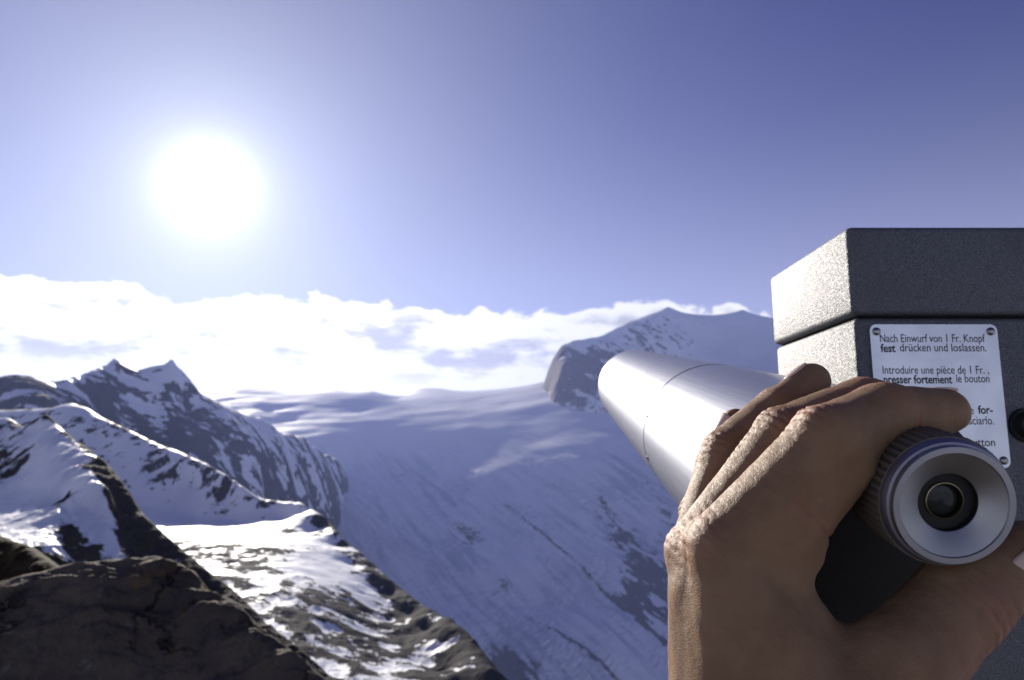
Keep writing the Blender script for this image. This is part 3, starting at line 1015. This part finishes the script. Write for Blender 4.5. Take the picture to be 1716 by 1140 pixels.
def build_hand():
    hh = HAND_H
    def Q(px, py, z):
        return np.array([(px - CX) / F_PX * z, (CY - py) / F_PX * z, z])
    lo = np.array([36.0, -262.0, 150.0])
    hi = np.array([208.0, 2.0, 326.0])
    n = np.ceil((hi - lo) / hh).astype(int)
    gx, gy, gz = [lo[i] + hh * np.arange(n[i]) for i in range(3)]

    def smin(a, b, k):
        h = np.clip(.5 + .5 * (b - a) / k, 0, 1)
        return b + (a - b) * h - k * h * (1 - h)
    prims = []          # for later attribute look-up

    def capsule(F, a, b, k):
        pa, ra, pb, rb = np.array(a[:3], float), a[3], np.array(b[:3], float), b[3]
        prims.append((pa, ra, pb, rb))
        m = max(ra, rb) + 16
        l = np.minimum(pa, pb) - m
        u = np.maximum(pa, pb) + m
        s = [slice(max(0, int((l[i] - lo[i]) / hh)), max(0, min(n[i], int((u[i] - lo[i]) / hh) + 1))) for i in range(3)]
        X = gx[s[0]][:, None, None].astype(np.float32)
        Y = gy[s[1]][None, :, None].astype(np.float32)
        Z = gz[s[2]][None, None, :].astype(np.float32)
        ba = pb - pa
        L2 = float(ba @ ba)
        t = np.clip(((X - pa[0]) * ba[0] + (Y - pa[1]) * ba[1] + (Z - pa[2]) * ba[2]) / L2, 0, 1)
        d = np.sqrt((X - pa[0] - t * ba[0]) ** 2 + (Y - pa[1] - t * ba[1]) ** 2 + (Z - pa[2] - t * ba[2]) ** 2) - (ra + t * (rb - ra))
        sub = F[s[0], s[1], s[2]]
        F[s[0], s[1], s[2]] = smin(sub, d.astype(np.float32), k)

    def J(px, py, z, r):
        return (*Q(px, py, z), r)

    def field():
        return np.full(n, 60.0, np.float32)
    J_ = HANDJ(J)
    def flat(chain, s=1.0):
        return [(*(np.array(j[:3]) + np.array([-1.0, .8, 5.0]) * s), j[3] - .8 * s) for j in chain]
    P_ = field()
    for a, b, k in J_['palm']:
        capsule(P_, a, b, k)
    fingers = []
    for name in ('index', 'middle', 'ring', 'pinky', 'thumb'):
        Fi = field()
        for a, b, k in J_[name]:
            capsule(Fi, a, b, k)
        if name in ('index', 'middle', 'ring'):
            ch = flat(J_['chains'][name], 1.0 if name == 'index' else .85)
            for a, b in zip(ch[:2], ch[1:3]):
                capsule(Fi, a, b, 2.0)
        fingers.append((name, Fi))
    G = fingers[0][1]
    for nm, Fi in fingers[1:4]:
        G = smin(G, Fi, .5)
    G = smin(G, P_, 4.5)
    G = smin(G, fingers[4][1], 7.0)
    # flat cut far below the frame, inside the sleeve
    G = np.maximum(G, (-256.0 - gy)[None, :, None].astype(np.float32))

    # surface nets
    sgn = G < 0
    c = sgn[:-1, :-1, :-1].astype(np.int8)
    for dx in (0, 1):
        for dy in (0, 1):
            for dz in (0, 1):
                if dx or dy or dz:
                    c = c + sgn[dx:n[0] - 1 + dx, dy:n[1] - 1 + dy, dz:n[2] - 1 + dz]
    act = (c > 0) & (c < 8)
    cells = np.argwhere(act)
    vid = np.full(act.shape, -1, np.int32)
    vid[act] = np.arange(len(cells))
    acc = np.zeros((len(cells), 3))
    cnt = np.zeros(len(cells))
    corners = [(i, j, k) for i in (0, 1) for j in (0, 1) for k in (0, 1)]
    for c0 in corners:
        for axis in range(3):
            if c0[axis]:
                continue
            c1 = list(c0)
            c1[axis] = 1
            v0 = G[cells[:, 0] + c0[0], cells[:, 1] + c0[1], cells[:, 2] + c0[2]]
            v1 = G[cells[:, 0] + c1[0], cells[:, 1] + c1[1], cells[:, 2] + c1[2]]
            x = (v0 < 0) != (v1 < 0)
            t = np.where(x, v0 / np.where(x, v0 - v1, 1), 0)
            p = np.array(c0, float)[None] + 0 * acc
            p[:, axis] = t
            acc += np.where(x[:, None], p, 0)
            cnt += x
    verts = (cells + acc / cnt[:, None]) * hh + lo
    faces = []
    for axis in range(3):
        o1, o2 = [(1, 2), (2, 0), (0, 1)][axis]
        s0 = [slice(None)] * 3
        s1 = [slice(None)] * 3
        s0[axis], s1[axis] = slice(0, -1), slice(1, None)
        e = np.argwhere(sgn[tuple(s0)] != sgn[tuple(s1)])
        ok = (e[:, o1] > 0) & (e[:, o2] > 0) & (e[:, o1] < n[o1] - 1) & (e[:, o2] < n[o2] - 1)
        e = e[ok]
        ins = sgn[tuple(e.T)]
        q = []
        for d1, d2 in ((1, 1), (0, 1), (0, 0), (1, 0)):
            cc = e.copy()
            cc[:, o1] -= d1
            cc[:, o2] -= d2
            q.append(vid[tuple(cc.T)])
        q = np.stack(q, 1)
        q[~ins] = q[~ins][:, ::-1]
        faces.append(q)
    faces = np.concatenate(faces)
    faces = faces[(faces >= 0).all(1)]
    # relax a little
    E = np.concatenate([faces[:, [0, 1]], faces[:, [1, 2]], faces[:, [2, 3]], faces[:, [3, 0]]])
    def relax(v, f):
        s_ = np.zeros_like(v)
        k_ = np.zeros(len(v))
        for a_, b_ in ((0, 1), (1, 0)):
            for ax_ in range(v.shape[1]):
                s_[:, ax_] += np.bincount(E[:, a_], v[E[:, b_], ax_], len(v))
            k_ += np.bincount(E[:, a_], minlength=len(v))
        return v + f * (s_ / np.maximum(k_, 1)[:, None] - v)
    for _ in range(3):
        verts = relax(verts, .5)
        verts = relax(verts, -.35)
    # vertex normals
    def normals(v):
        fn = np.cross(v[faces[:, 2]] - v[faces[:, 0]], v[faces[:, 3]] - v[faces[:, 1]])
        vn = np.zeros_like(v)
        for i in range(4):
            for ax_ in range(3):
                vn[:, ax_] += np.bincount(faces[:, i], fn[:, ax_], len(v))
        return vn / np.maximum(np.linalg.norm(vn, axis=1), 1e-9)[:, None]
    nrm = normals(verts)
    disp = np.zeros(len(verts))
    knuckle = np.zeros(len(verts))
    # crossing folds over the joints
    for (jp, ax_, dn, w, wl, amp, ph) in J_['folds']:
        rel = verts - jp
        s_ = rel @ ax_
        lat = np.linalg.norm(rel - s_[:, None] * ax_, axis=1)
        side = np.clip((nrm @ dn) * 1.4 - .15, 0, 1)
        lv = rel @ np.cross(ax_, dn)
        wob = pnoise(lv / 3.0 + ph, s_ / 6.0, 5) * 1.0
        env = np.exp(-(s_ / w) ** 2) * side * (lat < 22)
        wave = np.abs(np.sin((s_ + wob) * math.pi / wl + ph))
        disp -= env * amp * (1 - wave) ** 2.2
        disp += env * amp * .5
        knuckle = np.maximum(knuckle, env)
    disp += fbm(verts[:, 0] / 7 + verts[:, 2] / 9, verts[:, 1] / 7 - verts[:, 2] / 11, 3, .5, 77) * .22
    # tendons standing out a little on the back of the hand, the web fold and its creases
    for a_, b_, w_, am in TEND(J):
        ba = b_ - a_
        t_ = np.clip((verts - a_) @ ba / (ba @ ba), 0, 1)
        d_ = np.linalg.norm(verts - a_ - t_[:, None] * ba, axis=1)
        disp += am * np.exp(-(d_ / w_) ** 2)
    verts = verts + nrm * disp[:, None]
    Wm = (verts[:, :1] * np.array([[1, 0, 0]]) + verts[:, 1:2] * UPV[None] + verts[:, 2:3] * FWD[None]) / 1000

    root = thing('hand', 'bare left hand reaching up and gripping the telescope at its eyepiece', 'hand', tuple(c2w(.07, -.25, .2)))
    m, k, b = new_mat('skin')
    geo = k.new('ShaderNodeNewGeometry').outputs['Position']
    axv = tuple(float(q) for q in (.35 * np.array([1, 0, 0]) + .93 * UPV + .08 * FWD))
    pm = k.vmath('SCALE', geo, 1000)
    # coordinates in millimetres, squeezed along the bone so that lines run across it
    comp = k.vmath('DOT_PRODUCT', pm, axv)
    sq = k.vmath('ADD', pm, k.vmath('SCALE', axv, k.math('MULTIPLY', comp, 1.3)))
    v1 = k.new('ShaderNodeTexVoronoi', feature='DISTANCE_TO_EDGE')
    k.put(v1.inputs['Vector'], k.vmath('ADD', sq, k.vmath('SCALE', k.noise(pm, .8, 3, .6, 0, True), 1.2)))
    v1.inputs['Scale'].default_value = .62
    v2 = k.new('ShaderNodeTexVoronoi', feature='DISTANCE_TO_EDGE')
    k.put(v2.inputs['Vector'], k.vmath('ADD', pm, k.vmath('SCALE', k.noise(pm, 1.6, 2, .6, 0, True), .6)))
    v2.inputs['Scale'].default_value = 1.15
    ln = k.noise(sq, .42, 2, .5, .4)
    hgt = k.math('ADD', k.math('MULTIPLY', k.maprange(v1.outputs['Distance'], 0, .22), .55), k.math('MULTIPLY', k.maprange(v2.outputs['Distance'], 0, .2), .25))
    hgt = k.math('ADD', hgt, k.math('MULTIPLY', ln, .9))
    bp = k.new('ShaderNodeBump')
    bp.inputs['Strength'].default_value = .36
    bp.inputs['Distance'].default_value = .00032
    k.put(bp.inputs['Height'], hgt)
    k.put(b.inputs['Normal'], bp.outputs[0])
    c1 = k.mix(k.maprange(k.noise(pm, .07, 4, .6), .35, .65), SKIN_A, SKIN_B)
    c1 = k.mix(k.maprange(k.noise(pm, .35, 4, .6), .5, .75, 0, .35), c1, SKIN_C)
    kn = k.new('ShaderNodeAttribute', attribute_name='knuckle').outputs['Fac']
    c1 = k.mix(k.math('MULTIPLY', kn, .25), c1, (.34, .135, .10))
    k.put(b.inputs['Base Color'], c1)
    k.put(b.inputs['Roughness'], k.maprange(ln, .3, .7, .52, .64))
    b.inputs['Specular IOR Level'].default_value = .2
    b.inputs['Subsurface Weight'].default_value = .45
    b.inputs['Subsurface Radius'].default_value = (1.0, .35, .15)
    b.inputs['Subsurface Scale'].default_value = .005
    o = mesh_obj('skin', Wm, faces, m)
    keep_world(o, root)
    add_attr(o, 'knuckle', knuckle)
    # nails
    nm, k, b = new_mat('fingernail')
    k.put(b.inputs['Base Color'], k.mix(k.noise(coords(k), 300, 3, .5), (.62, .45, .36), (.54, .37, .29)))
    b.inputs['Roughness'].default_value = .28
    b.inputs['Subsurface Weight'].default_value = .15
    b.inputs['Subsurface Scale'].default_value = .002
    def depth_to_skin(c, d):
        for st_ in np.arange(0, 30, .2):
            i_ = np.round((c + d * st_ - lo) / hh).astype(int)
            if (i_ < 0).any() or (i_ >= n).any() or G[tuple(i_)] > 0:
                return st_
        return 8.0
    for (cpos, ax_, dn, ln_, wd, rad) in J_['nails']:
        ax_ = ax_ / np.linalg.norm(ax_)
        dn = dn - (dn @ ax_) * ax_
        dn /= np.linalg.norm(dn)
        sd_ = np.cross(ax_, dn)
        cpos = cpos + dn * (depth_to_skin(cpos, dn) + .15 - rad)
        nu, nv = 17, 15
        top, bot = [], []
        for i in range(nu):
            u = i / (nu - 1) * 2 - 1
            for j in range(nv):
                v = j / (nv - 1) * 2 - 1
                uu = u * ln_ / 2 * (1 - .10 * v * v * (1 if u > 0 else .4))
                ang = v * wd / 2 / rad * (1 - .12 * max(0, u) ** 2 - .25 * max(0, -u) ** 3)
                rr = rad + .25 - .5 * max(0, u) ** 2 - .7 * max(0, -u - .6)
                p = cpos + ax_ * uu + dn * (rr * math.cos(ang)) + sd_ * (rr * math.sin(ang)) - dn * 0
                top.append(p)
                bot.append(p - (dn * math.cos(ang) + sd_ * math.sin(ang)) * .9)
        vs = np.array(top + bot)
        N = nu * nv
        f = []
        for i in range(nu - 1):
            for j in range(nv - 1):
                a0, b0 = i * nv + j, (i + 1) * nv + j
                f.append((a0, a0 + 1, b0 + 1, b0))
                f.append((N + a0, N + b0, N + b0 + 1, N + a0 + 1))
        rim = [j for j in range(nv)] + [i * nv + nv - 1 for i in range(1, nu)] + [(nu - 1) * nv + j for j in range(nv - 2, -1, -1)] + [i * nv for i in range(nu - 2, 0, -1)]
        for i in range(len(rim)):
            a0, b0 = rim[i], rim[(i + 1) % len(rim)]
            f.append((a0, N + a0, N + b0, b0))
        vw = (vs[:, :1] * np.array([[1, 0, 0]]) + vs[:, 1:2] * UPV[None] + vs[:, 2:3] * FWD[None]) / 1000
        no = mesh_obj('fingernail', vw, np.array(f), nm)
        keep_world(no, root)
    # dark jacket sleeve, out of the frame below
    bm = bmesh.new()
    a0, b0 = Q(1330, 1640, 200) / 1000, Q(1370, 2150, 185) / 1000
    ax_ = c2w(*b0) - c2w(*a0)
    L = np.linalg.norm(ax_)
    m4 = frame_from(ax_ / L, c2w(*a0))
    bm_lathe(bm, [(.036, 0.004), (.040, 0.0), (.043, .01), (.044, .03), (.048, .08), (.050, L + .05)], m4, 48, False,
             lambda j, i, r: r * (1 + .02 * math.sin(i * .7 + j)))
    so = obj_bm('sleeve', bm, plain('dark_jacket_cloth', (.02, .022, .028), .8, .2, 0, .4, 500), None, 60)
    keep_world(so, root)


SKIN_A, SKIN_B, SKIN_C = (.26, .16, .086), (.215, .128, .068), (.275, .125, .078)


def TEND(J):
    v = lambda *a: np.array(J(*a, 1)[:3])
    return [(v(1290, 1010, 205), v(1440, 1085, 199), 4.0, -.9), (v(1330, 960, 206), v(1420, 1050, 202), 3.0, -.5), (v(1235, 1000, 212), v(1300, 1180, 196), 3.0, .6),
            (v(1330, 1060, 200), v(1400, 1180, 192), 2.6, .5), (v(1450, 1090, 200), v(1530, 1150, 198), 4.0, -.6)]


def HANDJ(J):
    d = {}
    v = lambda j: np.array(j[:3])
    # index
    K, A, B, T = J(1216, 922, 226, 10.3), J(1392, 737, 224, 9.4), J(1488, 688, 236, 8.6), J(1586, 687, 243, 6.7)
    d['index'] = [(K, A, .5), (A, B, 2.5), (B, T, 2.5),
                  (J(1300, 905, 227, 11), J(1420, 775, 227, 8.8), 5), (J(1335, 925, 227, 8), J(1310, 950, 227, 9), 6),
                  (J(1440, 735, 231, 8), J(1495, 703, 238, 7.5), 4), (J(1520, 696, 240, 7.2), J(1582, 692, 243, 6.6), 4),
                  (J(1384, 727, 224, 8.8), J(1400, 724, 225, 8.6), 3)]
    idx = (K, A, B, T)
    K, A, B, T = J(1171, 931, 246, 9.8), J(1320, 729, 250, 9.0), J(1453, 672, 258, 8.0), J(1545, 690, 262, 7.0)
    d['middle'] = [(K, A, .5), (A, B, 2.5), (B, T, 2.5), (J(1250, 880, 248, 9), J(1345, 760, 251, 8), 5)]
    mid = (K, A, B, T)
    K, A, B, T = J(1166, 940, 266, 9.3), J(1222, 760, 274, 8.6), J(1308, 684, 282, 7.7), J(1361, 638, 288, 7.1)
    d['ring'] = [(K, A, .5), (A, B, 2.5), (B, T, 2.5), (J(1230, 850, 268, 8.5), J(1250, 780, 273, 8), 5)]
    rng = (K, A, B, T)
    K, A, B, T = J(1168, 975, 284, 8.6), J(1173, 862, 294, 7.9), J(1196, 776, 296, 6.8), J(1233, 709, 296, 6.0)
    d['pinky'] = [(K, A, .5), (A, B, 2.5), (B, T, 2.5)]
    pin = (K, A, B, T)
    Cc, M, I, T = J(1340, 1300, 205, 17), J(1498, 1128, 212, 15.3), J(1606, 1010, 222, 12.9), J(1722, 922, 226, 8.8)
    d['thumb'] = [(Cc, M, .5), (M, I, 4), (I, T, 4), (J(1648, 985, 224, 10.5), J(1706, 930, 228, 8.8), 4)]
    thb = (Cc, M, I, T)
    d['palm'] = [(J(1190, 915, 235, 8.6), J(1192, 975, 235, 9.6), 4), (J(1166, 925, 256, 8.8), J(1172, 985, 252, 9.6), 4), (idx[0], J(1238, 1290, 212, 13), .5), (mid[0], J(1192, 1290, 230, 13), 6), (rng[0], J(1188, 1290, 246, 12), 6), (pin[0], J(1205, 1290, 262, 11), 6),
                 (J(1204, 985, 231, 10.3), J(1222, 1290, 217, 13), 4), (J(1182, 985, 241, 10), J(1204, 1290, 224, 13), 4),
                 (J(1285, 985, 250, 13), J(1310, 1290, 235, 18), 8), (J(1260, 1050, 275, 12), J(1290, 1290, 255, 15), 8),
                 (J(1250, 985, 225, 11.5), J(1375, 1200, 210, 16), 7),
                 (J(1300, 960, 226, 7), J(1408, 1150, 216, 10), 6),
                 (J(1190, 1010, 236, 9.5), J(1205, 1290, 222, 12), 8), (J(1176, 1010, 256, 9.5), J(1195, 1290, 238, 11.5), 8), (J(1186, 950, 237, 6.5), J(1190, 1010, 236, 9.5), 6),
                 (J(1255, 1290, 232, 23), J(1330, 1750, 195, 29), 14), (J(1330, 1750, 195, 29), J(1370, 2150, 185, 34), 8)]
    F = []

    def fold(j, a, b, dorsal, w, wl, amp, ph):
        ax_ = v(b) - v(a)
        ax_ /= np.linalg.norm(ax_)
        dn = np.array(dorsal, float)
        dn -= (dn @ ax_) * ax_
        dn /= np.linalg.norm(dn)
        F.append((v(j), ax_, dn, w, wl, amp, ph))
    up = (-.75, .6, .25)
    for ch, s in ((idx, 1), (mid, .9), (rng, .9), (pin, .8)):
        fold(ch[1], ch[0], ch[2], up, 8.5 * s, 3.0 * s, .8 * s, .4)
        fold(ch[2], ch[1], ch[3], (-.3, .9, .2), 4.5 * s, 2.2 * s, .35 * s, .9)
        fold(ch[0], ch[0], ch[1], (-.9, .2, .2), 9 * s, 3.4, .45, .2)
    # palmar creases of the index and the creases of the thumb joint
    fold(J(1500, 700, 238, 1), idx[1], idx[3], (.3, -.9, -.5), 2.5, 6.0, .8, 0.0)
    fold(J(1378, 890, 226, 1), idx[0], idx[1], (.5, -.5, -.6), 3.0, 7.0, 1.0, 0.0)
    fold(thb[2], thb[1], thb[3], (.2, -.5, -.85), 9, 4.0, .9, .3)
    fold(J(1560, 1070, 217, 1), thb[1], thb[2], (.4, -.6, -.6), 10, 2.6, .3, .3)
    d['folds'] = F
    d['chains'] = {'index': idx, 'middle': mid, 'ring': rng}
    N = []
    a = v(rng[3]) - v(rng[2])
    N.append((v(J(1352, 646, 287, 1)), a, np.array([-.55, .75, .38]), 11, 10, 7.3))
    a = v(pin[3]) - v(pin[2])
    N.append((v(J(1226, 722, 296, 1)), a, np.array([-.93, .25, -.28]), 10, 8.5, 6.3))
    a = v(thb[3]) - v(thb[2])
    N.append((v(J(1692, 944, 225, 1)), a, np.array([-.22, -.12, -.97]), 14, 12.5, 11.0))
    N.append((v(J(1586, 687, 243, 1)), v(idx[3]) - v(idx[2]), np.array([.1, .8, .58]), 11, 10, 6.9))
    N.append((v(J(1545, 690, 262, 1)), v(mid[3]) - v(mid[2]), np.array([.1, .8, .58]), 11, 10, 7.2))
    d['nails'] = N
    return d


build_hand()


# ------------------------------------------------------------------ boulder and viewing platform
def build_rocks():
    m, k, b = new_mat('lichen_rock')
    p = k.new('ShaderNodeNewGeometry').outputs['Position']
    n1 = k.noise(p, 1.6, 8, .62, .4)
    n2 = k.noise(p, 7, 7, .62)
    n3 = k.noise(p, 40, 5, .65)
    col = k.mix(k.maprange(n1, .35, .68), (.082, .066, .049), (.135, .110, .080))
    col = k.mix(k.maprange(n2, .48, .72), col, (.045, .042, .045))
    col = k.mix(k.math('MULTIPLY', k.maprange(k.noise(k.vmath('ADD', p, (3.1, 1, 2)), 2.6, 5, .6), .56, .66), .75), col, (.24, .13, .025))
    col = k.mix(k.math('MULTIPLY', k.maprange(k.noise(k.vmath('ADD', p, (7.1, 4, 2)), 4.0, 6, .65), .60, .68), .6), col, (.24, .24, .20))
    col = k.mix(k.maprange(n3, .5, .8, 0, .5), col, (.03, .028, .028))
    ck = k.new('ShaderNodeTexVoronoi', feature='DISTANCE_TO_EDGE')
    k.put(ck.inputs['Vector'], k.vmath('MULTIPLY', k.vmath('ADD', p, k.vmath('SCALE', k.noise(p, 2.0, 5, .65, 0, True), .5)), (1.0, 1.0, 1.6)))
    ck.inputs['Scale'].default_value = 1.5
    crack = k.maprange(ck.outputs['Distance'], 0.0, .022)
    crack = k.math('MAXIMUM', crack, k.maprange(n1, .42, .55))
    col = k.mix(k.math('MULTIPLY', k.math('SUBTRACT', 1.0, crack), .6), col, (.014, .012, .011))
    k.put(b.inputs['Base Color'], col)
    b.inputs['Roughness'].default_value = .85
    b.inputs['Specular IOR Level'].default_value = .12
    bp = k.new('ShaderNodeBump')
    bp.inputs['Strength'].default_value = .9
    bp.inputs['Distance'].default_value = .05
    k.put(bp.inputs['Height'], k.math('ADD', k.math('MULTIPLY', n2, .7), k.math('ADD', k.math('MULTIPLY', n3, .3), crack)))
    k.put(b.inputs['Normal'], bp.outputs[0])

    def nz(X, Y, s):
        r = fbm(X / .55, Y / .16, 7, .5, 141, True) * .042 + fbm(X / .22, Y / .07, 5, .5, 151) * .014
        return r - .02
    crest = [(-500, 1010, 3.4, 0), (-250, 1000, 3.4, 0), (-60, 985, 3.3, 0), (0, 975, 3.3, 0), (60, 962, 3.35, 0), (100, 950, 3.4, 0), (150, 945, 3.45, 0), (200, 940, 3.5, 0), (265, 934, 3.5, 0), (300, 945, 3.45, 0), (330, 962, 3.4, 0), (343, 984, 3.3, 0),
             (372, 1000, 3.2, 0), (400, 1010, 3.15, 0), (425, 1040, 3.05, 0), (470, 1075, 2.95, 0), (510, 1108, 2.85, 0), (550, 1142, 2.75, 0), (600, 1200, 2.65, 0), (680, 1330, 2.5, 0)]
    ctrl = [(0, 1010, 3.12, 0), (100, 995, 3.16, 0), (200, 985, 3.22, 0), (290, 985, 3.22, 0), (0, 1060, 3.0, 0), (150, 1050, 3.0, 0), (300, 1050, 3.02, 0), (380, 1060, 2.95, 0), (440, 1090, 2.85, 0), (0, 1160, 2.84, 0), (200, 1150, 2.82, 0), (400, 1170, 2.74, 0), (500, 1170, 2.66, 0),
            (100, 1350, 2.55, 0), (400, 1350, 2.5, 0), (-300, 1200, 2.8, 0), (100, 1700, 2.2, 0), (500, 1700, 2.2, 0), (-400, 1700, 2.2, 0), (-300, 1060, 3.1, 0),
            (320, 985, 3.2, 0), (338, 1006, 3.08, 0), (395, 1025, 3.02, 0)]
    o = terrain('boulder', ctrl, crest, [(1.06, 60), (1.25, 300), (1.5, 700)], (-520, 760), (1.55, 5.2), 420, 380, m, nz, smooth=0.0, taper=.03)
    del o['kind']
    o['label'], o['category'] = 'large dark lichen-stained boulder filling the lower left foreground', 'boulder'
    # viewing platform under the camera and the pedestal
    n, mth = 30, 96
    rr = np.concatenate([[0], np.linspace(.15, 2.4, n), [2.6, 2.8, 3.0]])
    th = np.linspace(0, 2 * math.pi, mth, endpoint=False)
    Rg, T = np.meshgrid(rr, th, indexing='ij')
    wob = 1 + .08 * np.sin(3 * T + 1) + .05 * np.sin(7 * T)
    X, Y = (Rg * np.cos(T) * wob).ravel(), (Rg * np.sin(T) * wob).ravel() - .4
    Z = -1.63 + fbm(X / .5, Y / .5, 5, .5, 161) * .012
    drop = np.clip((Rg.ravel() - 2.4) / .2, 0, None)
    Z = Z - drop ** 1.5 * 2.0
    idx = np.arange(len(rr) * mth).reshape(len(rr), mth)
    nx = np.roll(idx, -1, 1)
    f = np.stack([idx[:-1].ravel(), idx[1:].ravel(), nx[1:].ravel(), nx[:-1].ravel()], 1)
    o = mesh_obj('viewing_platform', np.stack([X, Y, Z], 1), f, m)
    o['kind'] = 'structure'


build_rocks()
